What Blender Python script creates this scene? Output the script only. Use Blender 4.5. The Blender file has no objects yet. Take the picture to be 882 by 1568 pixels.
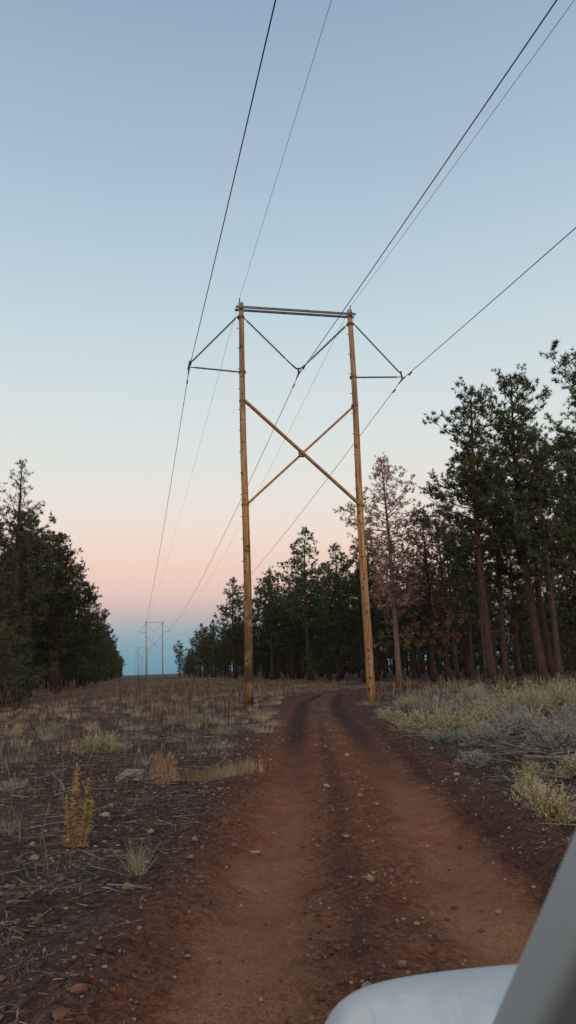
import bpy, math, numpy as np
from mathutils import Vector, Matrix, Euler
R = math.radians
scene = bpy.context.scene
scene.view_settings.view_transform='Standard'
scene.view_settings.look='None'
scene.view_settings.exposure=0

def srgb(r,g,b,a=1):
    f=lambda c:(c/255/12.92) if c/255<=0.04045 else ((c/255+0.055)/1.055)**2.4
    return (f(r),f(g),f(b),a)

# ------------------------------------------------------------------ mesh helpers
class MB:
    def __init__(s): s.V=[];s.F=[];s.M=[];s.S=[];s.n=0
    def add(s,V,F,m=0,smooth=False):
        V=np.asarray(V,dtype=np.float64).reshape(-1,3);F=np.asarray(F,dtype=np.int64).reshape(-1,3)
        s.V.append(V);s.F.append(F+s.n);s.M.append(np.full(len(F),m));s.S.append(np.full(len(F),smooth));s.n+=len(V)
    def mesh(s,name,mats):
        V=np.concatenate(s.V);F=np.concatenate(s.F);M=np.concatenate(s.M);S=np.concatenate(s.S)
        me=bpy.data.meshes.new(name)
        me.vertices.add(len(V));me.vertices.foreach_set('co',V.astype(np.float32).ravel())
        me.loops.add(len(F)*3);me.loops.foreach_set('vertex_index',F.astype(np.int32).ravel())
        me.polygons.add(len(F));me.polygons.foreach_set('loop_start',(np.arange(len(F))*3).astype(np.int32))
        me.polygons.foreach_set('material_index',M.astype(np.int32))
        me.polygons.foreach_set('use_smooth',S.astype(bool))
        for m in mats: me.materials.append(m)
        me.update(calc_edges=True)
        return me
    def obj(s,name,mats,parent=None):
        me=s.mesh(name,mats);o=bpy.data.objects.new(name,me);scene.collection.objects.link(o)
        if parent:o.parent=parent
        return o

def tube(P,r,k=6,cap=True):
    P=np.asarray(P,float);n=len(P);r=np.broadcast_to(np.asarray(r,float),(n,))
    T=np.gradient(P,axis=0);T/=np.linalg.norm(T,axis=1)[:,None]+1e-9
    up=np.array([0,0,1.]) if abs(T[0,2])<.8 else np.array([1.,0,0])
    A=np.cross(T,up);A/=np.linalg.norm(A,axis=1)[:,None]+1e-9;B=np.cross(T,A)
    a=np.arange(k)*2*np.pi/k
    V=(P[:,None]+r[:,None,None]*(np.cos(a)[None,:,None]*A[:,None]+np.sin(a)[None,:,None]*B[:,None])).reshape(-1,3)
    i,j=np.meshgrid(np.arange(n-1),np.arange(k),indexing='ij');a0=(i*k+j).ravel();a1=(i*k+(j+1)%k).ravel()
    F=np.concatenate([np.stack([a0,a0+k,a1],1),np.stack([a1,a0+k,a1+k],1)])
    if cap:
        V=np.vstack([V,P[0],P[-1]]);j=np.arange(k);j1=(j+1)%k
        F=np.concatenate([F,np.stack([np.full(k,n*k),j,j1],1),np.stack([np.full(k,n*k+1),(n-1)*k+j1,(n-1)*k+j],1)])
    return V,F

def nrm(a): return a/(np.linalg.norm(a,axis=-1,keepdims=True)+1e-9)
def blades(C,D,L,W,rs):
    N=len(C);D=nrm(D);S=nrm(np.cross(D,rs.normal(size=(N,3))))
    L=np.broadcast_to(L,(N,))[:,None];W=np.broadcast_to(W,(N,))[:,None]
    V=np.stack([C-S*W/2,C+S*W/2,C+D*L],axis=1).reshape(-1,3)
    return V,np.arange(N*3).reshape(-1,3)
def box(mb,c,s,m=0,rot=None):
    v=np.array([[x,y,z] for x in(-.5,.5) for y in(-.5,.5) for z in(-.5,.5)])*np.array(s)
    if rot is not None: v=v@np.array(rot.to_matrix() if hasattr(rot,'to_matrix') else rot).T
    v=v+np.array(c)
    q=[(0,1,3,2),(4,6,7,5),(0,4,5,1),(2,3,7,6),(0,2,6,4),(1,5,7,3)]
    F=[]
    for a,b,c_,d in q:F+=[(a,b,c_),(a,c_,d)]
    mb.add(v,F,m)

# ------------------------------------------------------------------ material helpers
def mat(name):
    m=bpy.data.materials.new(name);m.use_nodes=True;nt=m.node_tree
    return m,nt,nt.nodes['Principled BSDF']
def N(nt,t,**k):
    n=nt.nodes.new(t)
    for a,b in k.items(): setattr(n,a,b)
    return n
def val(nt,sock,v):
    if isinstance(v,bpy.types.NodeSocket): nt.links.new(v,sock)
    else: sock.default_value=v
def noise(nt,vec,scale,detail=4,rough=.55,dist=0):
    n=N(nt,'ShaderNodeTexNoise');nt.links.new(vec,n.inputs['Vector'])
    n.inputs['Scale'].default_value=scale;n.inputs['Detail'].default_value=detail
    n.inputs['Roughness'].default_value=rough;n.inputs['Distortion'].default_value=dist
    return n.outputs['Fac']
def mr(nt,v,a,b,c=0,d=1,smooth=True):
    n=N(nt,'ShaderNodeMapRange');n.interpolation_type='SMOOTHSTEP' if smooth else 'LINEAR'
    val(nt,n.inputs['Value'],v)
    for i,x in zip((1,2,3,4),(a,b,c,d)): n.inputs[i].default_value=x
    return n.outputs[0]
def mth(nt,op,a,b=0,clamp=False):
    n=N(nt,'ShaderNodeMath',operation=op);n.use_clamp=clamp;val(nt,n.inputs[0],a);val(nt,n.inputs[1],b);return n.outputs[0]
def mix(nt,f,a,b,mode='MIX'):
    n=N(nt,'ShaderNodeMix',data_type='RGBA',blend_type=mode)
    val(nt,n.inputs[0],f);val(nt,n.inputs[6],a);val(nt,n.inputs[7],b);return n.outputs[2]
def objco(nt): return N(nt,'ShaderNodeTexCoord').outputs['Object']
def bump(nt,bs,h,strength,dist):
    b=N(nt,'ShaderNodeBump');b.inputs['Strength'].default_value=strength;b.inputs['Distance'].default_value=dist
    nt.links.new(h,b.inputs['Height']);nt.links.new(b.outputs[0],bs.inputs['Normal'])

def simple(name,c1,c2,scale=5,rough=.85,objrand=0.0,metal=0,stretch=None,b=0,bd=.01):
    m,nt,bs=mat(name);co=objco(nt)
    if stretch:
        mp=N(nt,'ShaderNodeMapping');mp.inputs['Scale'].default_value=stretch;nt.links.new(co,mp.inputs[0]);co=mp.outputs[0]
    f=noise(nt,co,scale,5,.6);f2=mr(nt,f,.35,.65)
    col=mix(nt,f2,(*c1,1),(*c2,1))
    if objrand:
        oi=N(nt,'ShaderNodeObjectInfo');v=mr(nt,oi.outputs['Random'],0,1,1-objrand,1+objrand,False)
        h=N(nt,'ShaderNodeHueSaturation');nt.links.new(col,h.inputs['Color']);nt.links.new(v,h.inputs['Value'])
        nt.links.new(mr(nt,oi.outputs['Random'],0,1,.455,.515,False),h.inputs['Hue']);col=h.outputs[0]
    nt.links.new(col,bs.inputs['Base Color']);bs.inputs['Roughness'].default_value=rough;bs.inputs['Metallic'].default_value=metal
    bs.inputs['Specular IOR Level'].default_value=.2
    if b: bump(nt,bs,f,b,bd)
    return m

# ------------------------------------------------------------------ terrain & road functions
def sn(x,y,scale,seed,k=9):
    rs=np.random.RandomState(seed);o=np.zeros_like(x,dtype=float)
    for i in range(k):
        a=rs.rand()*2*np.pi;f=rs.uniform(.6,1.7)/scale*2*np.pi;o+=np.sin((np.cos(a)*x+np.sin(a)*y)*f+rs.rand()*6.28)
    return o/math.sqrt(k/2)/1.5
def sst(a,b,x):
    t=np.clip((x-a)/(b-a),0,1);return t*t*(3-2*t)
ctrl=np.array([(.5,-14),(.5,-6),(.5,0),(.5,6),(.74,12.5),(.85,20.6),(1.05,33),(1.3,41),(2.1,50),(4.2,58),(8.0,64),(14.5,68),(23,71),(34,73),(48,74)])
tt=np.concatenate([[0],np.cumsum(np.linalg.norm(np.diff(ctrl,axis=0),axis=1))])
ts=np.arange(0,tt[-1],.12)
path=np.stack([np.interp(ts,tt,ctrl[:,0]),np.interp(ts,tt,ctrl[:,1])],1)
ker=np.hanning(61);ker/=ker.sum()
pp=np.pad(path,((30,30),(0,0)),mode='reflect',reflect_type='odd')
path=np.stack([np.convolve(pp[:,0],ker,'valid'),np.convolve(pp[:,1],ker,'valid')],1)
ptan=nrm(np.gradient(path,axis=0));pnor=np.stack([ptan[:,1],-ptan[:,0]],1)
def road_u(x,y):
    x=np.asarray(x,float).ravel();y=np.asarray(y,float).ravel();out=np.full(len(x),99.)
    sub=path[::4];sn_=pnor[::4]
    idx=np.where((y<90)&(y>-20)&(x>-8)&(x<55))[0]
    for c in np.array_split(idx,max(1,len(idx)//8000)):
        if len(c)==0: continue
        dx=x[c][:,None]-sub[:,0];dy=y[c][:,None]-sub[:,1];d2=dx*dx+dy*dy;j=d2.argmin(1);r=np.arange(len(c))
        out[c]=dx[r,j]*sn_[j,0]+dy[r,j]*sn_[j,1]
        far=np.sqrt(d2[r,j])>np.abs(out[c])+1.0
        out[c[far]]=99
    return out
def terrain(x,y):
    h=.22*sst(2.5,6,x)*sst(56,36,y)
    h=h+.05*sn(x,y,6,3)*sst(0,6,np.abs(y)+np.abs(x))+.02*sn(x,y,1.6,4)
    h=h+.018*sn(x,y,.55,5)*sst(40,15,y)
    return h
def prof(u,x,y):
    a=np.abs(u+.07*sn(x,y,5,77))
    p=-.085*np.exp(-((a-.85)/.25)**2)+.03*np.exp(-(u/.35)**2)+.08*np.exp(-((a-1.75)/.26)**2)*(.7+.5*sn(x,y,1.2,8))+.10*np.exp(-((u-1.85)/.3)**2)
    p+=.014*sn(x,y,.7,11)+.008*sn(x,y,.25,12)*(1-.7*np.exp(-((a-.85)/.3)**2))
    return p*sst(2.7,2.2,np.abs(u))+.006
def surf(x,y):
    x=np.asarray(x,float);y=np.asarray(y,float);u=road_u(x,y)
    return terrain(x,y)+np.where(np.abs(u)<2.7,prof(u,x,y),0),u
def grow(a,step,g,end):
    o=[a]
    while abs(o[-1])<abs(end): o.append(o[-1]+step);step*=g
    return o
xs=np.array(sorted(set(np.round(np.concatenate([-np.array(grow(7,.14,1.075,5000)),np.arange(-6.9,9,.13),np.array(grow(9,.14,1.075,5000))]),4))))
ys=np.array(sorted(set(np.round(np.concatenate([np.arange(-300,-12,24),np.arange(-12,2,.5),np.arange(2,16,.12),np.array(grow(16,.13,1.03,6000))]),4))))
GX,GY=np.meshgrid(xs,ys);gx=GX.ravel();gy=GY.ravel();gu=road_u(gx,gy)
gz=terrain(gx,gy)-.15*sst(2.62,2.2,np.abs(gu))
nx=len(xs);ny=len(ys)
def gridfaces(nx,ny):
    i,j=np.meshgrid(np.arange(nx-1),np.arange(ny-1));a=(j*nx+i).ravel()
    return np.concatenate([np.stack([a,a+1,a+nx+1],1),np.stack([a,a+nx+1,a+nx],1)])

# ------------------------------------------------------------------ ground / road materials
def earth(name):
    m,nt,bs=mat(name);co=objco(nt)
    at=N(nt,'ShaderNodeAttribute',attribute_name='road_u');u=at.outputs['Fac']
    sx=N(nt,'ShaderNodeSeparateXYZ');nt.links.new(co,sx.inputs[0]);Y=sx.outputs[1]
    n1=noise(nt,co,.35,5,.6);n2=noise(nt,co,2.3,6,.65);n3=noise(nt,co,14,5,.65);n4=noise(nt,co,60,3,.7);n5=noise(nt,co,.9,6,.65)
    u=mth(nt,'ADD',u,mth(nt,'MULTIPLY',mth(nt,'SUBTRACT',n5,.5),.45));au=mth(nt,'ABSOLUTE',u)
    vor=N(nt,'ShaderNodeTexVoronoi');vor.inputs['Scale'].default_value=24;nt.links.new(co,vor.inputs['Vector'])
    vor2=N(nt,'ShaderNodeTexVoronoi');vor2.inputs['Scale'].default_value=70;nt.links.new(co,vor2.inputs['Vector'])
    soil=mix(nt,mr(nt,n2,.35,.68),(.088,.040,.029,1),(.16,.085,.062,1))
    lit=mix(nt,mr(nt,n3,.38,.62),(.055,.035,.029,1),(.20,.135,.105,1))
    g=mix(nt,mr(nt,n1,.42,.62),soil,lit)
    g=mix(nt,mr(nt,n5,.5,.7,0,.55),g,(.05,.032,.028,1))
    far=mth(nt,'MULTIPLY',mr(nt,Y,26,95),mr(nt,n2,.35,.6,.2,.9))
    straw=mix(nt,mr(nt,noise(nt,co,.5,5,.6),.42,.65),(.09,.06,.045,1),(.25,.19,.13,1))
    g=mix(nt,far,g,straw)
    sh=mr(nt,mth(nt,'ADD',au,mth(nt,'MULTIPLY',n2,1.6)),2.1,3.5,1,0)
    g=mix(nt,mth(nt,'MULTIPLY',sh,.75),g,mix(nt,mr(nt,n3,.35,.65),(.11,.042,.026,1),(.20,.090,.058,1)))
    rd=mix(nt,mr(nt,n2,.3,.7),(.20,.072,.034,1),(.31,.120,.056,1))
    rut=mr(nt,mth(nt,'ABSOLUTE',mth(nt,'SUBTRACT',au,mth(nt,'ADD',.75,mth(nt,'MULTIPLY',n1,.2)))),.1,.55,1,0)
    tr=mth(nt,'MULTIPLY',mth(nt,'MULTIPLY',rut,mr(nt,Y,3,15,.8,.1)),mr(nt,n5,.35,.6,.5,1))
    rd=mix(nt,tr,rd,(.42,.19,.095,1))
    ridge=mr(nt,mth(nt,'ABSOLUTE',mth(nt,'ADD',u,.12)),.03,.22,.6,0)
    rd=mix(nt,ridge,rd,(.12,.046,.030,1))
    edge=mr(nt,mth(nt,'ABSOLUTE',mth(nt,'SUBTRACT',u,mth(nt,'ADD',1.2,mth(nt,'MULTIPLY',n2,.5)))),.05,.35,.8,0)
    rd=mix(nt,edge,rd,(.095,.037,.025,1))  # right berm's shade painted into the road colour as a dark band
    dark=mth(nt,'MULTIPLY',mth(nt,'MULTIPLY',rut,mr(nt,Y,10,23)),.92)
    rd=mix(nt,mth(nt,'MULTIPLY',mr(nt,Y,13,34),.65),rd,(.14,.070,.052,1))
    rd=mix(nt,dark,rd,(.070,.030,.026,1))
    fine=mr(nt,n4,.3,.7,.65,1.3)
    rmask=mr(nt,mth(nt,'ADD',au,mth(nt,'MULTIPLY',mth(nt,'SUBTRACT',n2,.5),1.1)),1.25,1.95,1,0)
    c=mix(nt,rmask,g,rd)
    hs=N(nt,'ShaderNodeHueSaturation');nt.links.new(c,hs.inputs['Color'])
    sm=mth(nt,'MULTIPLY',rut,rmask)
    cell=mr(nt,vor.outputs['Color'],0,1,.55,1.55)
    cell2=mix(nt,mth(nt,'ADD',mth(nt,'MULTIPLY',sm,.45),mth(nt,'MULTIPLY',rmask,.35)),cell,(1,1,1,1))
    nt.links.new(mth(nt,'MULTIPLY',fine,cell2),hs.inputs['Value'])
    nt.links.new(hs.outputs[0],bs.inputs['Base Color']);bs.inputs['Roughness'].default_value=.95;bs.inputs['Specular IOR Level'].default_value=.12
    smooth=mth(nt,'SUBTRACT',1,mth(nt,'ADD',mth(nt,'MULTIPLY',sm,.4),mth(nt,'MULTIPLY',rmask,.2)))
    h=mth(nt,'ADD',mth(nt,'MULTIPLY',mth(nt,'SUBTRACT',1,vor.outputs['Distance']),.6),mth(nt,'ADD',mth(nt,'MULTIPLY',n3,1.2),mth(nt,'MULTIPLY',mth(nt,'SUBTRACT',1,vor2.outputs['Distance']),.3)))
    bump(nt,bs,mth(nt,'MULTIPLY',h,smooth),1,.07)
    return m
m_ground=earth('ground_soil');m_road=earth('road_dirt')
mb=MB();mb.add(np.stack([gx,gy,gz],1),gridfaces(nx,ny),0,True);ground=mb.obj('ground',[m_ground])
def setattr_u(o,u):
    a=o.data.attributes.new('road_u','FLOAT','POINT');a.data.foreach_set('value',u.astype(np.float32))
setattr_u(ground,gu)
us=np.linspace(-2.7,2.7,67)
RX=(path[:,0][:,None]+pnor[:,0][:,None]*us).ravel();RY=(path[:,1][:,None]+pnor[:,1][:,None]*us).ravel();RU=np.tile(us,len(path))
mb=MB();mb.add(np.stack([RX,RY,terrain(RX,RY)+prof(RU,RX,RY)],1),gridfaces(len(us),len(path)),0,True)
road=mb.obj('dirt_road',[m_road]);setattr_u(road,RU)

# ------------------------------------------------------------------ gravel
rs=np.random.RandomState(7)
t=(1+5**.5)/2
ico=nrm(np.array([(-1,t,0),(1,t,0),(-1,-t,0),(1,-t,0),(0,-1,t),(0,1,t),(0,-1,-t),(0,1,-t),(t,0,-1),(t,0,1),(-t,0,-1),(-t,0,1)]))
icf=np.array([(0,11,5),(0,5,1),(0,1,7),(0,7,10),(0,10,11),(1,5,9),(5,11,4),(11,10,2),(10,7,6),(7,1,8),(3,9,4),(3,4,2),(3,2,6),(3,6,8),(3,8,9),(4,9,5),(2,4,11),(6,2,10),(8,6,7),(9,8,1)])
def stones(name,n,xr,yr,smin,smax,mats,accept,power=3):
    x=rs.uniform(*xr,n);y=yr[0]+(yr[1]-yr[0])*rs.rand(n)**1.6
    z,u=surf(x,y);k=accept(u,x,y)>rs.rand(n);x,y,z=x[k],y[k],z[k];n=len(x)
    s=smin+(smax-smin)*rs.rand(n)**power
    V=ico[None]*(1+.35*rs.normal(size=(n,12,1)).clip(-1,1))*s[:,None,None]*rs.uniform(.6,1.3,(n,1,3))
    V[...,2]*=.75
    V+=np.stack([x,y,z+s*.25],1)[:,None]
    F=(icf[None]+(np.arange(n)*12)[:,None,None]).reshape(-1,3)
    mb=MB();mi=rs.randint(0,len(mats),n);mb.add(V.reshape(-1,3),F,0);mb.M[0]=np.repeat(mi,20)
    return mb.obj(name,mats)
st1=simple('stone_red',(.17,.07,.04),(.29,.14,.085),8)
st2=simple('stone_tan',(.30,.17,.11),(.44,.29,.20),8)
st3=simple('stone_dark',(.08,.045,.036),(.16,.10,.08),8)
def acc_road(u,x,y):
    a=np.abs(u);p=np.where(a<1.5,.7,.95);p=np.where(np.abs(a-.85)<.34,.12,p);return np.where((x>-7)&(x<6.5),p,0)*(.4+.6*(sn(x,y,2.2,31)>-.1))
stones('gravel',48000,(-7,6.5),(2.2,24),.005,.024,[st1,st1,st2,st3,st3],acc_road,2.6)
stones('scattered_rocks',1600,(-7,7),(2.5,26),.02,.065,[st1,st2,st3],lambda u,x,y:np.where(np.abs(np.abs(u)-.85)<.4,.06,np.where(np.abs(u)<1.5,.35,.95)),3.5)

# ------------------------------------------------------------------ grass, twigs, weeds
g1=simple('dry_grass_straw',(.25,.19,.125),(.37,.295,.205),3)
g2=simple('dry_grass_brown',(.10,.062,.044),(.18,.12,.085),3)
g3=simple('dry_grass_grey',(.16,.135,.115),(.27,.23,.195),3)
g5=simple('grass_tuft_pale',(.34,.27,.17),(.50,.41,.28))
def patch(n,xr,yr,ypow,dens,h,w,nb,mats,name,spread=.06,lean=.5):
    x=rs.uniform(*xr,n);y=yr[0]+(yr[1]-yr[0])*rs.rand(n)**ypow
    xx=x-.2126*(y-38)*(y>60);x=np.where(y>60,xx,x)
    z,u=surf(x,y);k=(dens(u,x,y)>rs.rand(n));x,y,z,u=x[k],y[k],z[k],u[k];n=len(x)
    hh=h[0]+(h[1]-h[0])*rs.rand(n)**1.5
    C=np.repeat(np.stack([x,y,z-.01],1),nb,0)+np.concatenate([rs.normal(size=(n*nb,2))*spread,np.zeros((n*nb,1))],1)
    D=np.concatenate([rs.normal(size=(n*nb,2))*lean,np.ones((n*nb,1))],1)
    L=np.repeat(hh,nb)*rs.uniform(.5,1.1,n*nb);W=w*rs.uniform(.6,1.4,n*nb)*np.repeat(1+y/30,nb)
    V,F=blades(C,D,L,W,rs);mb=MB();mb.add(V,F,0);mb.M[0]=np.repeat(rs.randint(0,len(mats),n),nb)
    return mb.obj(name,mats)
def off(u,a=2.0): return sst(a,a+.6,np.abs(u))
patch(9000,(-11,-.8),(3,34),1.5,lambda u,x,y:off(u,1.8)*np.clip(.15+.8*sn(x,y,2.6,21),0.03,1),(.05,.16),.006,7,[g2,g2,g3,g1],'dry_grass',.05,.6)
patch(13000,(2.2,15),(7,40),1.4,lambda u,x,y:off(u,2.2)*np.clip(.25+.7*sn(x,y,2.2,22),.03,1),(.06,.24),.007,8,[g1,g3,g3,g2],'dry_grass',.06,.5)
patch(14000,(-24,22),(22,75),1.1,lambda u,x,y:off(u,1.9)*np.clip(-.02+1.0*sn(x,y,5,23),.03,1),(.08,.28),.009,8,[g1,g2,g2,g3],'dry_grass',.12,.35)
patch(700,(-18,-.8),(18,60),1.,lambda u,x,y:off(u,1.8)*np.clip(.5+1.0*sn(x,y,4,27),.1,1),(.18,.4),.009,60,[g5,g1],'grass_clumps',.13,.35)
patch(12000,(-22,22),(60,240),1.3,lambda u,x,y:off(u,2.6)*np.clip(.3+1.1*sn(x,y,14,24),.08,1),(.2,.45),.012,8,[g1,g1,g2],'dry_grass',.3,.35)
patch(1900,(-.2,3.5),(17,50),1.,lambda u,x,y:(np.abs(u)<.36)*.6,(.04,.12),.006,7,[g1,g3],'dry_grass',.05,.6)

tw1=simple('twig_grey',(.20,.165,.145),(.36,.31,.28),6)
tw2=simple('twig_brown',(.07,.045,.036),(.15,.10,.075),6)
tw3=simple('twig_straw',(.30,.21,.13),(.44,.34,.23),6)
def twigs(name,n,xr,yr,dens,ln,rad,mats,lift=.03,up=.08,ypow=1.3):
    x=rs.uniform(*xr,n);y=yr[0]+(yr[1]-yr[0])*rs.rand(n)**ypow;z,u=surf(x,y);k=dens(u,x,y)>rs.rand(n);mb=MB()
    for X,Y_,Z in zip(x[k],y[k],z[k]):
        a=rs.rand()*6.28;L=ln[0]+(ln[1]-ln[0])*rs.rand()**2.2;m=rs.randint(len(mats));P=[];p=np.array([X,Y_,Z+rad[0]+rs.rand()*lift]);e=rs.uniform(-.02,up)
        for i in range(4):
            P.append(p.copy());a+=rs.normal()*.3;p=p+np.array([math.cos(a),math.sin(a),e+rs.normal()*.07])*L/3
        r=rs.uniform(*rad)
        V,F=tube(P,[r,r*.85,r*.6,r*.3],3,False);mb.add(V,F,m)
        if rs.rand()<.4:
            q=P[1];a2=a+rs.choice([-1,1])*rs.uniform(.5,1.1)
            Q=[q,q+np.array([math.cos(a2),math.sin(a2),.12])*L*.3];V,F=tube(Q,[r*.6,r*.2],3,False);mb.add(V,F,m)
    return mb.obj(name,mats)
twigs('fallen_twigs',6200,(-10,-.8),(3,26),lambda u,x,y:off(u,1.8)*np.clip(.6+.6*sn(x,y,3,41),.1,1),(.12,.9),(.0025,.010),[tw1,tw2,tw2],.04,.14)
twigs('fallen_twigs',5600,(2.6,13),(7,28),lambda u,x,y:off(u,2.4)*np.clip(.6+.6*sn(x,y,3,42),.1,1),(.2,1.3),(.003,.013),[tw1,tw1,tw1,tw2],.18,.3)
twigs('straw_litter',5200,(-5,-.4),(2.6,12),lambda u,x,y:off(u,1.5)*np.clip(.55+.7*sn(x,y,1.2,43),.1,1),(.04,.28),(.0015,.005),[tw1,tw3,tw2,tw3],.02,.1,1.2)
twigs('straw_litter',900,(1.8,5),(5,14),lambda u,x,y:off(u,1.8)*.8,(.04,.3),(.002,.006),[tw1,tw3,tw2],.02,.1,1.2)
twigs('fallen_branches',170,(-12,-1.6),(8,32),lambda u,x,y:off(u,2.0)*.9,(.6,2.4),(.010,.026),[tw1,tw2,tw2],.06,.08)
twigs('fallen_branches',130,(3.2,13),(11,32),lambda u,x,y:off(u,2.4)*.9,(.6,2.4),(.010,.026),[tw1,tw1,tw2],.15,.15)

def stalks(name,n,xr,yr,dens,h,mats,ypow=1.,rk=1.):
    x=rs.uniform(*xr,n);y=yr[0]+(yr[1]-yr[0])*rs.rand(n)**ypow;z,u=surf(x,y);k=dens(u,x,y)>rs.rand(n);mb=MB()
    for X,Y_,Z in zip(x[k],y[k],z[k]):
        H=rs.uniform(*h);lx,ly=rs.normal(size=2)*.18;m=rs.randint(len(mats));r=(.0035+.00015*Y_)*rk*rs.uniform(.7,1.3)
        P=np.array([[X,Y_,Z-.02],[X+lx*H*.4,Y_+ly*H*.4,Z+H*.5],[X+lx*H,Y_+ly*H,Z+H]])
        V,F=tube(P,[r*1.4,r,r*1.3],3,False);mb.add(V,F,m)
        nb=rs.randint(3,9);f=rs.uniform(.35,1,nb)
        C=P[0]+(P[2]-P[0])*f[:,None];D=rs.normal(size=(nb,3))*[.6,.6,.3]+[0,0,.7]
        V,F=blades(C,D,H*rs.uniform(.1,.28,nb),.008+.0002*Y_,rs);mb.add(V,F,m)
    return mb.obj(name,mats)
wd1=simple('weed_brown',(.07,.040,.028),(.14,.08,.05),4)
stalks('dead_weed_stalks',2700,(-22,-.3),(17,70),lambda u,x,y:off(u,2.2)*np.clip(.2+1.2*sn(x,y,5,51),.03,1),(.25,1.1),[wd1,wd1,g2,g3])
stalks('dead_weed_stalks',1200,(3,22),(22,66),lambda u,x,y:off(u,2.4)*np.clip(.35+1.*sn(x,y,6,52),.05,1),(.4,.95),[wd1,g2,g1])
stalks('dead_weed_stalks',480,(-9,-1.5),(7,20),lambda u,x,y:off(u,2.2)*.8,(.12,.5),[g2,g3,wd1])
stalks('bare_saplings',100,(-14,-2),(18,48),lambda u,x,y:off(u,2.2)*.9,(1.0,1.8),[wd1,tw2],1.,1.5)

# ------------------------------------------------------------------ shrubs
sb_stem=simple('shrub_stem',(.12,.10,.075),(.21,.18,.13),6)
sb_tip=simple('shrub_seedheads',(.38,.31,.165),(.56,.48,.29),9)
sb_grey=simple('shrub_grey',(.26,.24,.20),(.41,.38,.32),9)
sb_green=simple('shrub_olive',(.20,.175,.105),(.33,.295,.185),9)
def shrub(name,x,y,w,h,tip,n=500,seed=0):
    r=np.random.RandomState(seed);z,_=surf([x],[y]);mb=MB()
    C=np.concatenate([r.normal(size=(n,2))*w*.12,np.zeros((n,1))],1)
    th=r.rand(n)*6.28;el=np.arccos(r.uniform(.12,1,n));lump=1+.25*np.sin(3*th+seed)+.18*np.sin(7*th+2*el+seed)
    D=np.stack([np.cos(th)*np.sin(el)*w*.5,np.sin(th)*np.sin(el)*w*.5,np.cos(el)*h],1)*(lump*r.uniform(.6,1.08,n))[:,None]
    L=np.linalg.norm(D,axis=1);V,F=blades(C,D,L,.009,r);mb.add(V,F,0)
    T=C+D;k=7;Tc=np.repeat(T,k,0)-np.repeat(nrm(D),k,0)*(r.rand(n*k,1)*.14)
    V,F=blades(Tc,np.repeat(nrm(D),k,0)+r.normal(size=(n*k,3))*.5,r.uniform(.03,.075,n*k),.016,r);mb.add(V,F,1)
    o=mb.obj(name,[sb_stem,tip]);o.location=(x,y,z[0]-.02);return o
shrub('rabbitbrush',2.78,9.1,.66,.36,sb_tip,900,1)
shrub('rabbitbrush',-4.9,19.3,1.15,.45,sb_tip,600,2)
shrub('rabbitbrush',3.9,19.6,1.5,.72,sb_tip,800,3)
shrub('rabbitbrush',5.0,20.6,1.1,.6,sb_tip,600,4)
shrub('rabbitbrush',7.0,23.6,1.7,.85,sb_tip,900,5)
shrub('rabbitbrush',8.4,24.8,1.5,.9,sb_tip,800,6)
shrub('rabbitbrush',5.9,21.6,1.3,.6,sb_grey,700,7)
for i,(x,y,w,h,t_) in enumerate([(4.8,14.2,1.2,.6,sb_grey),(5.6,15.8,1.3,.65,sb_grey),(4.0,16.3,1.0,.5,sb_grey),(5.0,17.6,1.2,.6,sb_grey),(3.6,23,1.1,.5,sb_tip),(9,27,1.6,.9,sb_green),(6.2,28,1.4,.8,sb_grey),(11,30,1.8,.9,sb_tip),(4.6,31,1.2,.6,sb_tip),(8,34,1.6,.8,sb_grey),(12.5,33,1.8,.9,sb_grey),(10,38,1.6,.9,sb_green),(3.7,12.4,.6,.3,sb_tip),(-6.3,11.2,.5,.22,sb_grey),(-4.6,12.8,.55,.2,sb_grey),(-7.5,24,1.1,.4,sb_green),(-3.6,27,1.2,.4,sb_green),(6.8,17.5,1.4,.8,sb_green),(7.5,19.8,1.3,.7,sb_grey),(5.8,24.5,1.3,.6,sb_grey),(4.8,26,1.2,.6,sb_grey),(7.6,27.5,1.4,.7,sb_tip),(9.8,24.5,1.5,.8,sb_tip),(10.5,27.8,1.5,.8,sb_grey),(7.2,31,1.3,.7,sb_tip),(9.6,31.8,1.5,.7,sb_grey),(5.6,35,1.3,.6,sb_green),(12.8,37,1.6,.8,sb_grey),(14,41,1.7,.8,sb_green),(7,39,1.4,.6,sb_grey),(9,43,1.4,.7,sb_green),(3.4,17.8,.8,.35,sb_grey),(4.4,18.8,.9,.4,sb_tip),(6.2,14,1.1,.5,sb_grey),(3.3,11.2,.4,.2,sb_tip),(4.3,11.8,.7,.35,sb_tip),(3.3,14.6,.6,.3,sb_grey),(2.95,20.8,.6,.3,sb_tip),(3.2,26.4,.9,.4,sb_tip),(5.6,18.9,1.,.55,sb_tip)]):
    shrub('sagebrush' if t_ is sb_grey else 'rabbitbrush',x,y,w,h*.9,t_,420,20+i)
def bunch(name,x,y,h,n,mats,sp=.05,lean=.45,seed=0,w=.007):
    r=np.random.RandomState(seed);z,_=surf([x],[y])
    C=np.concatenate([r.normal(size=(n,2))*sp,np.zeros((n,1))],1);D=np.concatenate([r.normal(size=(n,2))*lean,np.ones((n,1))],1)
    V,F=blades(C,D,h*r.uniform(.5,1.1,n),w,r);mb=MB();mb.add(V,F,0);o=mb.obj(name,mats);o.location=(x,y,z[0]-.02);return o
g4=simple('grass_orange',(.30,.17,.09),(.38,.24,.14))
bunch('grass_tuft',-1.47,7.2,.36,90,[g5],.03,.42,1,.008)
for i,(x,y) in enumerate([(-1.5,13.4),(-1.2,13.6),(-1.0,13.9),(-.85,14.3),(-1.75,13.2),(-1.3,14.3)]): bunch('grass_tuft',x,y,.3,140,[g5 if i%2 else g4],.13,.3,30+i,.008)
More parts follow.
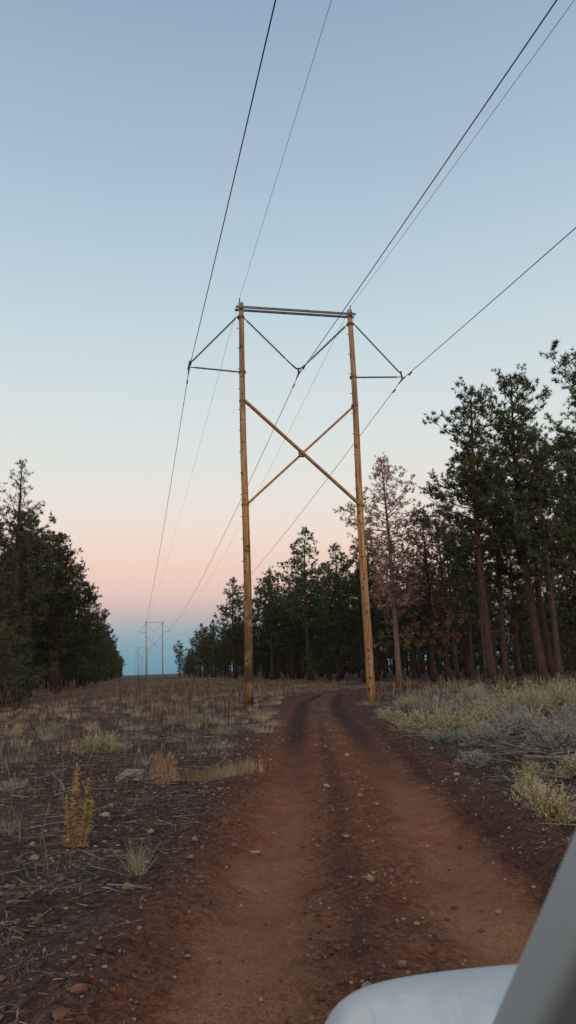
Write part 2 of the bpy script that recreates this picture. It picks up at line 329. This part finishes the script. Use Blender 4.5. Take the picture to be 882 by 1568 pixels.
for i,(x,y) in enumerate([(-3.6,9.6),(-4.2,7.0),(-2.9,16),(-6,17),(-1.8,19),(-.9,22),(-2.2,24),(-1.1,29),(2.9,26),(3.2,29.5),(-3.2,21.5),(-5.5,23),(-1.0,33),(-.8,26),(-1.6,31),(3.0,33),(-3.9,30)]): bunch('grass_tuft',x,y,.28,150,[g5 if i%3 else g1],.18,.35,60+i,.009)

# mullein stalk
mb=MB();r=np.random.RandomState(3);mu=simple('mullein_dry',(.22,.15,.06),(.44,.32,.14),14)
for dx,h,l in((0,.88,.02),(.22,.72,.14),(-.18,.55,-.1),(.35,.5,.22),(.08,.78,-.05)):
    P=np.array([[dx*.3,0,0],[dx*.3+l*h*.4,.02,h*.5],[dx*.3+l*h*.75,.0,h]]);V,F=tube(P,[.013,.012,.01],5);mb.add(V,F,0)
    n=int(380*h);f=r.rand(n);f=np.floor(f*11)/11+r.rand(n)*.045;C=np.stack([np.interp(f,[0,.5,1],P[:,i]) for i in range(3)],1)
    D=r.normal(size=(n,3))*[1,1,.5]-[0,0,.15];V,F=blades(C,D,r.uniform(.03,.09,n)*(1.2-.6*f),.026,r);mb.add(V,F,0)
o=mb.obj('mullein_stalk',[mu]);z,_=surf([-2.42],[8.6]);o.location=(-2.42,8.6,z[0]-.02)

# stump and log
wood_split=simple('stump_wood',(.12,.065,.042),(.36,.22,.13),7,stretch=(6,6,.6),b=.8,bd=.03)
mb=MB();k=26;r=np.random.RandomState(5);a=np.arange(k)/k*2*np.pi
lobes=1+.14*np.sin(3*a)+.12*np.sin(5*a+1)
rings=[(-.05,.33),(.05,.25),(.14,.195),(.2,.175)]
V=[];F=[]
for z_,rr in rings: V+= [(rr*l*math.cos(t_),rr*l*math.sin(t_),z_) for t_,l in zip(a,lobes)]
top=.20+.17*np.abs(np.sin(a*1.5+.6))+r.uniform(-.05,.08,k)
V+=[(.155*l*math.cos(t_),.155*l*math.sin(t_),h) for t_,l,h in zip(a,lobes,top)]
V+=[(.09*math.cos(t_),.09*math.sin(t_),h-.05-r.rand()*.06) for t_,h in zip(a,top)]
V+=[(0,0,.16)]
for i in range(5):
    for j in range(k):
        a0=i*k+j;a1=i*k+(j+1)%k;F+=[(a0,a1,a0+k),(a1,a1+k,a0+k)]
for j in range(k):F.append((5*k+j,5*k+(j+1)%k,6*k))
mb.add(V,F,0)
for q in range(9):
    t_=r.rand()*6.28;V,F=tube([(.14*math.cos(t_),.14*math.sin(t_),.15),(.13*math.cos(t_),.13*math.sin(t_),.3+r.rand()*.1)],[.025,.003],4);mb.add(V,F,0)
o=mb.obj('tree_stump',[wood_split]);z,_=surf([-2.27],[13.2]);o.location=(-2.27,13.2,z[0]);o.scale=(1.1,1.1,1.12)
mb=MB()
lw=simple('log_weathered',(.13,.10,.085),(.38,.33,.29),10,stretch=(1,5,5),b=.8,bd=.02)
P=np.array([(-.3,0,.05),(-.1,.03,.10),(.12,-.02,.09),(.28,.05,.05)]);V,F=tube(P,[.04,.085,.09,.04],9);mb.add(V+np.random.RandomState(2).normal(size=V.shape)*.015,F,0)
for q in range(5): V,F=tube([(r.uniform(-.3,.3),0,.06),(r.uniform(-.4,.4),r.uniform(-.2,.2),.18)],[.018,.006],4);mb.add(V,F,0)
o=mb.obj('fallen_log',[lw]);z,_=surf([-2.75],[13.3]);o.location=(-2.75,13.3,z[0]);o.rotation_euler=(0,0,.3)
mb=MB()
P=np.array([(-1.1,0,.03),(-.4,.05,.05),(.5,-.03,.04),(1.2,.06,.06)]);V,F=tube(P,[.03,.03,.022,.012],7);mb.add(V,F,0)
o=mb.obj('fallen_branch',[tw1]);z,_=surf([4.6],[12.7]);o.location=(4.6,12.7,z[0]+.02);o.rotation_euler=(0,0,-.9)

# ------------------------------------------------------------------ pines
def pine(name,seed,H,cb,cr,nb,tufts,mats,shape='round',blade=(.2,.34),bw=.055,nbl=9,sparse=1.0,tr=None,snags=6,jit=.10):
    r=np.random.RandomState(seed);mb=MB();tr=tr or H*.0135
    bend=r.normal(size=2)*.012*H
    zz=np.linspace(0,1,12);TP=np.stack([bend[0]*np.sin(zz*2.6),bend[1]*np.sin(zz*3.1),zz*H],1)
    rad=tr*(1-zz)**.8+.02;rad[0]*=1.35
    V,F=tube(TP,rad,9);mb.add(V,F,0,True)
    def tp(z): return np.array([np.interp(z,TP[:,2],TP[:,i]) for i in range(3)])
    TC=[];TD=[]
    ph=r.rand()*6.28
    for i in range(nb):
        t_=(i+r.rand())/nb;z=H*(cb+(1-cb)*t_*.985)
        if shape=='round': pr=(1-t_)**.5*(.6+.8*min(t_*2.6,1))*.82
        elif shape=='cone': pr=(1-t_)**.75*1.0+.06
        else: pr=(.75+.3*math.sin(t_*9+ph))*(1-t_**3)+.1
        az=i*2.4+r.normal()*.5
        lob=1+.24*math.sin(az*2+ph+z*.6)+.20*math.sin(az*3+z*1.1)
        L=cr*pr*lob*r.uniform(.55,1.2)
        if r.rand()<.08: L*=1.22
        if L<.35: L=.35
        el=np.interp(t_,[0,.4,1],[-.22,.12,.8])+r.normal()*.14
        d=np.array([math.cos(az)*math.cos(el),math.sin(az)*math.cos(el),math.sin(el)])
        p=tp(z);P=[p]
        for s in range(4):
            d=nrm(d+np.array([r.normal()*.1,r.normal()*.1,.10+.04*s]));P.append(P[-1]+d*L/4)
        P=np.array(P);br=.012+.016*L*.7
        V,F=tube(P,np.linspace(br,.008,5),4,False);mb.add(V,F,0)
        ns=max(3,int(L*3.2*sparse))
        for s in range(ns):
            f=r.uniform(.3,1) if s else 1.;q=np.array([np.interp(f*4,range(5),P[:,i_]) for i_ in range(3)])
            sd=nrm(d*.5+r.normal(size=3)*[.8,.8,.22]+[0,0,.2]);sl=L*r.uniform(.14,.32)*(1.25-f*.5)+.2
            e=q+sd*sl
            if sl>.3: V,F=tube([q,e],[.012,.006],3,False);mb.add(V,F,0)
            nt_=max(2,int(tufts*sl/.5))
            ff=r.uniform(.35,1.05,nt_);ff[0]=1
            TC.append(q+(e-q)*ff[:,None]+r.normal(size=(nt_,3))*jit);TD.append(np.repeat(sd[None],nt_,0))
    for i in range(snags):
        z=H*r.uniform(cb*.35,cb);az=r.rand()*6.28;L=r.uniform(.4,1.6);q=tp(z)
        V,F=tube([q,q+np.array([math.cos(az),math.sin(az),r.uniform(-.3,.1)])*L],[.03,.008],3,False);mb.add(V,F,0)
    TC=np.concatenate(TC);TD=np.concatenate(TD);n=len(TC)
    C=np.repeat(TC,nbl,0);D=np.repeat(TD,nbl,0)*.45+r.normal(size=(n*nbl,3))*.62+[0,0,.25]
    V,F=blades(C,D,r.uniform(*blade,n*nbl),bw*r.uniform(.7,1.3,n*nbl),r);mb.add(V,F,1)
    mb.M[-1]=np.repeat(np.where(r.rand(n)<.35,2,1),nbl)
    return mb.mesh(name,mats),n
pbark=simple('pine_bark',(.040,.026,.020),(.115,.070,.050),5,.9,.2,stretch=(3,3,.6),b=.8,bd=.04)
nA=simple('pine_needles',(.040,.062,.028),(.080,.102,.044),.9,.7,.25)
nB=simple('pine_needles_light',(.078,.106,.046),(.14,.158,.070),.9,.7,.25)
nC=simple('pine_needles_olive',(.066,.066,.029),(.14,.118,.052),.9,.7,.25)
dA=simple('needles_dead',(.34,.21,.11),(.50,.35,.21),1.5,.8,.1)
dB=simple('needles_dead_pale',(.48,.35,.23),(.62,.50,.36),1.5,.8,.1)
dC=simple('needles_dying',(.15,.10,.05),(.28,.19,.10),1.5,.8,.1)
gm=[pbark,nA,nB]
V_={};cnt={}
for i in range(3): V_['hero%d'%i],cnt['h%d'%i]=pine('ponderosa_hero',100+i,21,.44-.03*i,4.3,74,4.2,gm,'round',blade=(.18,.35),bw=.054,nbl=9,jit=.07)
for i in range(4): V_['mid%d'%i],cnt['m%d'%i]=pine('ponderosa',200+i,20,(.36,.30,.22,.40)[i],3.9,60,2.5,[pbark,nA,nC] if i%2 else gm,'round' if i else 'cone',blade=(.26,.48),bw=.10,nbl=8,jit=.08)
for i in range(2): V_['young%d'%i],cnt['y%d'%i]=pine('ponderosa_young',300+i,14,.10,3.4,64,2.4,[pbark,nA,nC],'round' if i else 'cone',blade=(.26,.48),bw=.10,nbl=8,jit=.08)
V_['sparse'],_=pine('ponderosa_sparse',401,19.4,.34,3.0,66,1.9,[pbark,nC,nB],'col',blade=(.2,.34),bw=.045,nbl=8,sparse=.7)
deadbark=simple('dead_bark',(.12,.08,.06),(.24,.17,.13),5,.9,stretch=(3,3,.6))
V_['dead'],_=pine('ponderosa_dead',402,20,.32,3.6,104,3.4,[deadbark,dA,dB],'round',blade=(.16,.32),bw=.052,nbl=9,sparse=.9,tr=.24)
V_['dying'],_=pine('ponderosa_dying',403,15,.2,3.4,60,2.5,[pbark,dC,dA],'round',blade=(.2,.4),bw=.08,nbl=8,sparse=.75)
V_['bush'],_=pine('pine_sapling',404,4.5,.03,1.9,46,3.2,[pbark,nA,nC],'cone',blade=(.2,.34),bw=.06,nbl=8,tr=.06,snags=0)
print('TUFTS',cnt)
def place(v,x,y,h,base,name='pine_tree',rot=None,parent=None,sx=1.):
    o=bpy.data.objects.new(name,V_[v]);scene.collection.objects.link(o)
    s=h/base;z=float(terrain(np.array([x]),np.array([y]))[0])
    o.location=(x,y,z-.05);o.scale=(s*sx,s*sx,s);o.rotation_euler=(rs.normal()*.014,rs.normal()*.014,rs.rand()*6.28 if rot is None else rot)
    if parent:o.parent=parent
    return o
taken=[]
def hero(v,x,y,h,base,**k): taken.append((x,y));return place(v,x,y,h,base,**k)
hero('hero0',12.9,50,20.6,21,rot=.4)
hero('hero1',16.9,52,22.2,21,rot=2.0)
hero('hero2',16.4,47.5,16.5,21,rot=4.0,sx=.85)
hero('hero0',20.6,50,22.5,21,rot=3.1);hero('hero1',19.2,47.5,16,21,rot=1.1)
hero('hero2',14.6,58,19,21,rot=1.)
hero('mid1',23.5,62,20,20);hero('hero1',20.3,60,18,21);hero('hero2',17.6,64,18,21)
hero('dead',9.0,66,20.4,20,name='dead_pine_tree',rot=1.)
hero('dying',12.2,68,15.5,15,name='dying_pine_tree')
hero('dying',11.0,82,15,15,name='dying_pine_tree');hero('dying',15.5,78,17,15,name='dying_pine_tree')
hero('mid0',2.6,112,22.6,20);hero('mid1',7.4,119,20.8,20);hero('young0',4.9,105,14,14)
hero('mid2',-3.9,150,20.,20);hero('mid0',-12.6,166,22,20);hero('mid2',5.5,96,13,20);hero('young1',8.2,90,13,14);hero('mid2',10.5,97,19,20)
hero('sparse',-21.6,60,19.4,19.4,rot=.6)
hero('mid3',-23.0,66,16.5,20);hero('mid1',-24.8,72,17,20);hero('mid2',-25.3,82,17.2,20);hero('mid0',-27.5,90,18.8,20)
hero('young1',-21.5,57,9,14);hero('bush',-17.3,45,4.2,4.5);hero('bush',-18.8,49,4.8,4.5);hero('bush',-20.2,47,3.6,4.5);hero('bush',-19.6,52,5.2,4.5)
hero('young0',-23.4,62,11.5,14);hero('mid3',-26.5,66,15.5,20)
forest=bpy.data.objects.new('distant_forest',None);scene.collection.objects.link(forest)
U=np.array([-.2080,.9781]);Pv=np.array([.9781,.2080]);O=np.array([.83,38.3])
pts=list(taken);c=0
for it in range(20000):
    side=-1 if it%3==1 else 1
    s=12+rs.rand()**(1.7 if side<0 else 1.5)*(800 if side<0 else 420); w=rs.rand()**(1.5 if side<0 else 1.1)
    p=side*(17.5+rs.normal()*.7+w*(30 if side<0 else 90))
    x,y=O+U*s+Pv*p
    if y<44: continue
    if abs(x/y)>.46: continue
    if side>0 and y<70 and x<24: continue
    if side<0 and y<58 and p>-24: continue
    if side>0 and p<24 and y<90 and x<8: continue
    sp=(4.2 if side<0 else (5.8 if y<100 else 4.8))+s*.006
    if any((x-a)**2+(y-b)**2<sp*sp for a,b in pts): continue
    if abs(road_u([x],[y])[0])<3: continue
    pts.append((x,y));c+=1
    q=rs.rand();far=y>190
    if side<0:
        v,b,h=(('mid%d'%rs.randint(4)),20,rs.uniform(13.5,20)) if q<.72 else ('young%d'%rs.randint(2),14,rs.uniform(7,14))
    else:
        v,b,h=(('mid%d'%rs.randint(4)),20,rs.uniform(12.5,21)) if q<.62 else ('young%d'%rs.randint(2),14,rs.uniform(5,14))
        if y<66 and q>.35 : v,b,h='mid%d'%(1+rs.randint(2)),20,rs.uniform(13,18)
        if y>72 and y<120 and q>.9: v,b,h='dying',15,rs.uniform(12,16)
    place(v,x,y,h,b,parent=forest if far else None,name='forest_pine' if far else 'pine_tree')
    if c>760: break
print('TREES',c)

# ------------------------------------------------------------------ H-frame power poles
def polemat():
    m,nt,bs=mat('pole_wood');co=objco(nt);mp=N(nt,'ShaderNodeMapping');mp.inputs['Scale'].default_value=(9,9,.35);nt.links.new(co,mp.inputs[0])
    f=noise(nt,mp.outputs[0],2.2,6,.7);sx=N(nt,'ShaderNodeSeparateXYZ');nt.links.new(co,sx.inputs[0])
    c=mix(nt,mr(nt,f,.36,.58),(.18,.078,.03,1),(.62,.34,.145,1))
    st=mr(nt,noise(nt,mp.outputs[0],1.1,3,.6),.52,.64,0,.7);c=mix(nt,st,c,(.13,.06,.028,1))
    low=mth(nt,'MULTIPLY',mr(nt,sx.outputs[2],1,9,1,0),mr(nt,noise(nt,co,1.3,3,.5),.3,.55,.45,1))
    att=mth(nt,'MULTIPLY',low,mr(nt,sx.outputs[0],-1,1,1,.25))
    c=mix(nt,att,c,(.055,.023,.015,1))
    sp=mr(nt,noise(nt,co,4.5,2,.5),.60,.66,0,.85);c=mix(nt,sp,c,(.05,.024,.014,1))
    nt.links.new(c,bs.inputs['Base Color']);bs.inputs['Roughness'].default_value=.75;bump(nt,bs,f,.6,.02);return m
pole_wood=polemat()
arm_metal=simple('galvanised_steel',(.09,.09,.095),(.16,.155,.15),5,.5,metal=.5)
ins=simple('insulator',(.05,.05,.055),(.09,.085,.085),5,.35)
brace_w=simple('brace_wood',(.26,.13,.055),(.54,.31,.14),3,stretch=(1,1,6),b=.3)
def hframe(ox,oy,rz,name='h_frame_power_pole'):
    e=bpy.data.objects.new(name,None);scene.collection.objects.link(e)
    e.location=(ox,oy,0);e.rotation_euler=(0,0,rz)
    X=3.08;H=21.4
    mb=MB()
    for s in(-1,1):
        zz=np.linspace(-.3,H,14);V,F=tube(np.stack([np.full(14,s*X)+.03*np.sin(zz*.4+s),.02*np.sin(zz*.3),zz],1),np.interp(zz,[0,H],[.22,.135]),16);mb.add(V,F,0,True)
    mb.obj('poles',[pole_wood],e)
    mb=MB()
    for yy in(-.19,.19): box(mb,(0,yy,H-.32),(6.75,.07,.12),0)
    for s in(-1,1):
        box(mb,(s*X,0,H-.32),(.16,.5,.22),0);V,F=tube([(s*(X+.05),0,H-.1),(s*(X+.05),0,H+.28)],.03,6);mb.add(V,F,0)
        for z in(15.75,10.15,17.4,20.55):
            V,F=tube([(s*X,0,z-.06),(s*X,0,z+.06)],.2,14);mb.add(V,F,0)
            V,F=tube([(s*X,-.3,z),(s*X,.3,z)],.02,5);mb.add(V,F,0)
        for z in np.arange(2.6,20,1.15):
            V,F=tube([(s*X-.16,-.12,z),(s*X-.27,-.16,z)],.02,5);mb.add(V,F,0)
    V,F=tube([(-.35,0,17.95),(-.1,0,17.75),(.1,0,17.75),(.35,0,17.95)],.045,6);mb.add(V,F,0)
    for x in(-.62,.62): V,F=tube([(x*.56,0,17.95),(x,0,18.22)],.035,6);mb.add(V,F,0)
    mb.obj('crossarm',[arm_metal],e)
    mb=MB()
    for s,yy in((1,-.2),(-1,.2)):
        a=np.array([-s*(X-.1),yy,15.7]);b=np.array([s*(X-.1),yy,10.2]);d=b-a;L=np.linalg.norm(d)
        rot=Vector(d).to_track_quat('Z','Y').to_matrix();box(mb,(a+b)/2,(.23,.11,L),0,rot)
    box(mb,(0,0,12.95),(.3,.28,.3),0)
    mb.obj('cross_braces',[brace_w],e)
    mb=MB()
    def string(a,b,r=.1,sp=.145,lead=.35):
        a=np.array(a);b=np.array(b);L=np.linalg.norm(b-a);d=(b-a)/L
        V,F=tube([a,b],.03,5);mb.add(V,F,0)
        q=lead
        while q<L-.25:
            p=a+d*q;V,F=tube([p,p+d*.03,p+d*.06],[.035,r,r*.5],9);mb.add(V,F,0);q+=sp
    for s in(-1,1):
        string((s*(X+.1),0,20.7),(s*5.85,0,17.75),.07,.12)
        string((s*(X+.15),0,17.4),(s*5.85,0,17.55),.07,.1,.1)
        string((s*(X-.1),0,20.6),(s*.62,0,18.22),.078,.125)
        V,F=tube([(s*5.85,0,17.9),(s*5.95,0,17.4)],.05,6);mb.add(V,F,0)
    V,F=tube([(0,0,17.8),(0,0,17.45)],.05,6);mb.add(V,F,0)
    for x,z in((-5.9,17.4),(0,17.45),(5.9,17.4)): 
        V,F=tube([(x,-.55,z-.04),(x,0,z),(x,.55,z-.04)],[.03,.05,.03],6);mb.add(V,F,0)
        for yy in(-1.3,1.3):
            V,F=tube([(x,yy-.18,z-.18),(x,yy+.18,z-.18)],.03,5);mb.add(V,F,0);V,F=tube([(x,yy-.18,z-.18),(x,yy-.1,z-.18)],.05,5);mb.add(V,F,0);V,F=tube([(x,yy+.1,z-.18),(x,yy+.18,z-.18)],.05,5);mb.add(V,F,0)
    mb.obj('insulators',[ins],e)
    return e
rz=math.atan2(.2080,.9781)
towers=[O+U*s for s in(-282,0,255,520,790)]
for T in towers[1:]: hframe(T[0],T[1],rz)
hframe(towers[0][0],towers[0][1],rz)
wm=simple('wire',(.03,.03,.033),(.05,.05,.05),5,.5,metal=.3)
def wire(name,off_,z,sag,r):
    mb=MB()
    for A,B in zip(towers[:-1],towers[1:]):
        t_=np.linspace(0,1,70);P=A[None]*(1-t_)[:,None]+B[None]*t_[:,None]+Pv*off_
        Z=z-4*sag*t_*(1-t_);V,F=tube(np.column_stack([P,Z]),r,5,False);mb.add(V,F,0,True)
    return mb.obj(name,[wm])
for o_ in(-5.9,0,5.9): wire('power_line',o_,17.4,5.6,.018)
wire('ground_wire',-3.13,21.68,2.2,.008);wire('ground_wire',3.13,21.6,6.6,.009)

# ------------------------------------------------------------------ white SUV the photo is taken from
car=bpy.data.objects.new('parked_suv',None);scene.collection.objects.link(car)
m_paint,nt,bs=mat('white_paint');co=objco(nt)
nt.links.new(mix(nt,mr(nt,noise(nt,co,6,4,.6),.3,.7),(.74,.725,.69,1),(.82,.80,.76,1)),bs.inputs['Base Color']);bs.inputs['Roughness'].default_value=.36;bs.inputs['Coat Weight'].default_value=.25
m_pillar=simple('grey_pillar',(.40,.405,.39),(.46,.46,.44),3,.6)  # even grey for the A-pillars, darker than the body paint
m_glass=simple('tinted_glass',(.012,.014,.016),(.02,.022,.024),3,.06)
m_rub=simple('tyre_rubber',(.015,.015,.015),(.03,.028,.026),9,.85)
m_chr=simple('alloy',(.35,.35,.36),(.5,.5,.5),5,.3,metal=.8)
m_lamp=simple('headlamp_lens',(.5,.52,.55),(.65,.66,.68),5,.15)
cx=.945
st=[(2.0,.62,.45,.62),(1.98,.80,.40,.72),(1.93,.98,.34,.82),(1.85,1.115,.3,.90),(1.74,1.178,.28,.945),(1.5,1.20,.27,.965),(1.1,1.235,.27,.965),(.8,1.27,.27,.965),(0,1.29,.27,.965),(-1.2,1.30,.27,.965),(-2.2,1.30,.28,.95),(-2.6,1.28,.32,.92),(-2.72,1.15,.4,.86),(-2.76,.8,.5,.8)]
half=lambda zt,zb,w:[(w*.8,zb),(w*.97,zb+.06),(w,zb+.25*(zt-zb)),(w,zb+.7*(zt-zb)),(w*.985,zb+.87*(zt-zb)),(w*.94,zt-.035),(w*.83,zt-.004),(w*.6,zt+.012),(w*.3,zt+.022)]
V=[];Q=[]
for y,zt,zb,w in st:
    h=half(zt,zb,w);V+=[(cx-a,y,b) for a,b in h]+[(cx,y,zt+.026)]+[(cx+a,y,b) for a,b in reversed(h)]
n=19
for i in range(len(st)-1):
    for j in range(n):
        a=i*n+j;b=i*n+(j+1)%n;Q.append((a,b,b+n,a+n))
Q.append(tuple(range(n)));Q.append(tuple(reversed(range((len(st)-1)*n,len(st)*n))))
me=bpy.data.meshes.new('body');me.from_pydata(V,[],Q);me.materials.append(m_paint)
for p in me.polygons:p.use_smooth=True
body=bpy.data.objects.new('body',me);scene.collection.objects.link(body);body.parent=car
sd=body.modifiers.new('s','SUBSURF');sd.levels=2;sd.render_levels=2
def quadobj(name,V,Q,m,sub=0,bev=0):
    me=bpy.data.meshes.new(name);me.from_pydata(V,[],Q);me.materials.append(m);o=bpy.data.objects.new(name,me);scene.collection.objects.link(o);o.parent=car
    if bev:
        b=o.modifiers.new('b','BEVEL');b.width=bev;b.segments=3
        for p in me.polygons:p.use_smooth=True
    return o
cp=.99
gw0=.79;gw1=.69
Vg=[(cp-gw0,1.02,1.26),(cp+gw0,1.02,1.26),(cp+gw0,-2.55,1.26),(cp-gw0,-2.55,1.26),(cp-gw1,.46,1.83),(cp+gw1,.46,1.83),(cp+gw1,-2.3,1.83),(cp-gw1,-2.3,1.83)]
quadobj('windows',Vg,[(0,1,5,4),(1,2,6,5),(2,3,7,6),(3,0,4,7),(4,5,6,7),(0,3,2,1)],m_glass)
def beam(name,P,w,m,wy=None):
    V=[]
    for p in P:
        x,y,z=p;V+=[(x-w[0],y-w[1],z),(x+w[0],y-w[1],z),(x+w[0],y+w[1],z),(x-w[0],y+w[1],z)]
    Q=[(3,2,1,0)]
    for i in range(len(P)-1):
        for j in range(4):a=i*4+j;b=i*4+(j+1)%4;Q.append((a,b,b+4,a+4))
    k=(len(P)-1)*4;Q.append((k,k+1,k+2,k+3))
    return quadobj(name,V,Q,m,bev=.012)
for s in(-1,1):
    nm='left' if s<0 else 'right'
    f=lambda x:cp+s*(cp-x)
    fb=lambda x:cx+s*(cx-x)
    beam('a_pillar_'+nm,[(f(.225),1.03,1.24),(f(.253),.84,1.42),(f(.278),.60,1.655),(f(.31),.44,1.84)],(.065,.05),m_pillar)
    beam('b_pillar_'+nm,[(f(.185),-.45,1.26),(f(.29),-.45,1.84)],(.012,.06),m_glass)
    beam('c_pillar_'+nm,[(f(.19),-1.5,1.26),(f(.29),-1.5,1.84)],(.014,.07),m_paint)
    beam('d_pillar_'+nm,[(f(.20),-2.5,1.26),(f(.30),-2.26,1.84)],(.03,.09),m_paint)
    mb=MB();V,F=tube([(fb(.05),.78,1.27),(fb(-.05),.77,1.30)],.03,6);mb.add(V,F,0);box(mb,(fb(-.13),.78,1.33),(.2,.1,.15),0)
    o=mb.obj('door_mirror_'+nm,[m_paint],car)
    b=o.modifiers.new('b','BEVEL');b.width=.02;b.segments=3
    for wy in(1.12,-1.75):
        mb=MB();V,F=tube([(fb(-.01),wy,.39),(fb(.01),wy,.39),(fb(.21),wy,.39),(fb(.23),wy,.39)],[.33,.38,.38,.33],28);mb.add(V,F,0,True)
        V,F=tube([(fb(-.018),wy,.39),(fb(.02),wy,.39)],[.22,.25],20);mb.add(V,F,1)
        for k in range(5):
            a=k*1.2566;box(mb,(fb(-.025),wy+.11*math.cos(a),.39+.11*math.sin(a)),(.02,.24,.05),1,Euler((a,0,0)))
        mb.obj('wheel',[m_rub,m_chr],car)
        mb=MB();V,F=tube([(fb(-.014),wy,.42),(fb(.16),wy,.42)],.45,28);mb.add(V,F,0);mb.obj('wheel_arch',[m_rub],car)
    mb=MB();V,F=tube([(fb(.16),1.80,.90),(fb(.34),1.935,.90)],[.07,.085],10);mb.add(V,F,0,True);mb.obj('headlamp_'+nm,[m_lamp],car)
    mb=MB()
    for yy in(.15,-1.0): box(mb,(fb(-.016),yy,1.08),(.03,.2,.03),0)
    for yy in(.62,-.42,-1.45): box(mb,(fb(-.0105),yy,.8),(.006,.008,.6),1)
    mb.obj('door_handles_and_seams_'+nm,[m_paint,m_rub],car)
Vr=[(cp-.72,.5,1.83),(cp+.72,.5,1.83),(cp+.72,-2.3,1.83),(cp-.72,-2.3,1.83),(cp-.62,.42,1.885),(cp+.62,.42,1.885),(cp+.62,-2.2,1.895),(cp-.62,-2.2,1.895)]
quadobj('roof',Vr,[(3,2,1,0),(0,1,5,4),(1,2,6,5),(2,3,7,6),(3,0,4,7),(4,5,6,7)],m_paint,bev=.03)
mb=MB()
for k in range(5): box(mb,(cx,2.0,.62+k*.06),(1.0,.03,.025),0)
box(mb,(cx,2.01,.42),(1.3,.06,.12),0)
mb.obj('grille',[m_rub],car)

# ------------------------------------------------------------------ sky, sun
w=bpy.data.worlds.new('World');scene.world=w;w.use_nodes=True;nt=w.node_tree
bg=nt.nodes['Background'];out=nt.nodes['World Output']
SE=R(6);SR=R(168.5)
sky=N(nt,'ShaderNodeTexSky',sky_type='NISHITA');sky.sun_disc=False;sky.sun_elevation=SE;sky.sun_rotation=SR
nt.links.new(sky.outputs[0],bg.inputs[0]);bg.inputs[1].default_value=.02
tc=N(nt,'ShaderNodeTexCoord');sx=N(nt,'ShaderNodeSeparateXYZ');nt.links.new(tc.outputs['Generated'],sx.inputs[0])
cr=N(nt,'ShaderNodeValToRGB');nt.links.new(sx.outputs[2],cr.inputs[0]);cr.color_ramp.interpolation='B_SPLINE'
stops=[(0,(92,142,166)),(.025,(98,148,174)),(.05,(124,156,176)),(.075,(184,164,172)),(.10,(222,184,176)),(.15,(236,205,188)),(.20,(234,219,206)),(.27,(222,223,217)),(.36,(207,219,221)),(.46,(190,209,219)),(.58,(169,190,207)),(.72,(149,170,191)),(1,(106,132,165))]
e=cr.color_ramp.elements
while len(e)<len(stops): e.new(.5)
for el_,(p,cc) in zip(e,stops): el_.position=p;el_.color=srgb(*cc)
bg2=N(nt,'ShaderNodeBackground');nt.links.new(cr.outputs[0],bg2.inputs[0]);bg2.inputs[1].default_value=.97
ad=N(nt,'ShaderNodeAddShader');nt.links.new(bg.outputs[0],ad.inputs[0]);nt.links.new(bg2.outputs[0],ad.inputs[1]);nt.links.new(ad.outputs[0],out.inputs[0])
L=bpy.data.lights.new('sun','SUN');L.energy=.8;L.angle=R(22);L.color=(1,.74,.54)
lo=bpy.data.objects.new('sun',L);scene.collection.objects.link(lo)
a=R(-11.5);e_=SE+.06;lo.rotation_euler=Vector((math.sin(a)*math.cos(e_),math.cos(a)*math.cos(e_),-math.sin(e_))).to_track_quat('-Z','Y').to_euler()

# ------------------------------------------------------------------ camera
cam=bpy.data.cameras.new('camera');co_=bpy.data.objects.new('camera',cam);scene.collection.objects.link(co_)
cam.sensor_fit='VERTICAL';cam.sensor_height=36;cam.sensor_width=36*576/1024;cam.lens=26.4;cam.clip_start=.03;cam.clip_end=12000
pitch=R(11.84);roll=R(2.0)
M=Matrix.Rotation(math.pi/2+pitch,4,'X')@Matrix.Rotation(-roll,4,'Z')
co_.matrix_world=Matrix.Translation((0,0,1.8))@M
cam.dof.use_dof=True;cam.dof.focus_distance=30;cam.dof.aperture_fstop=6.9
scene.camera=co_
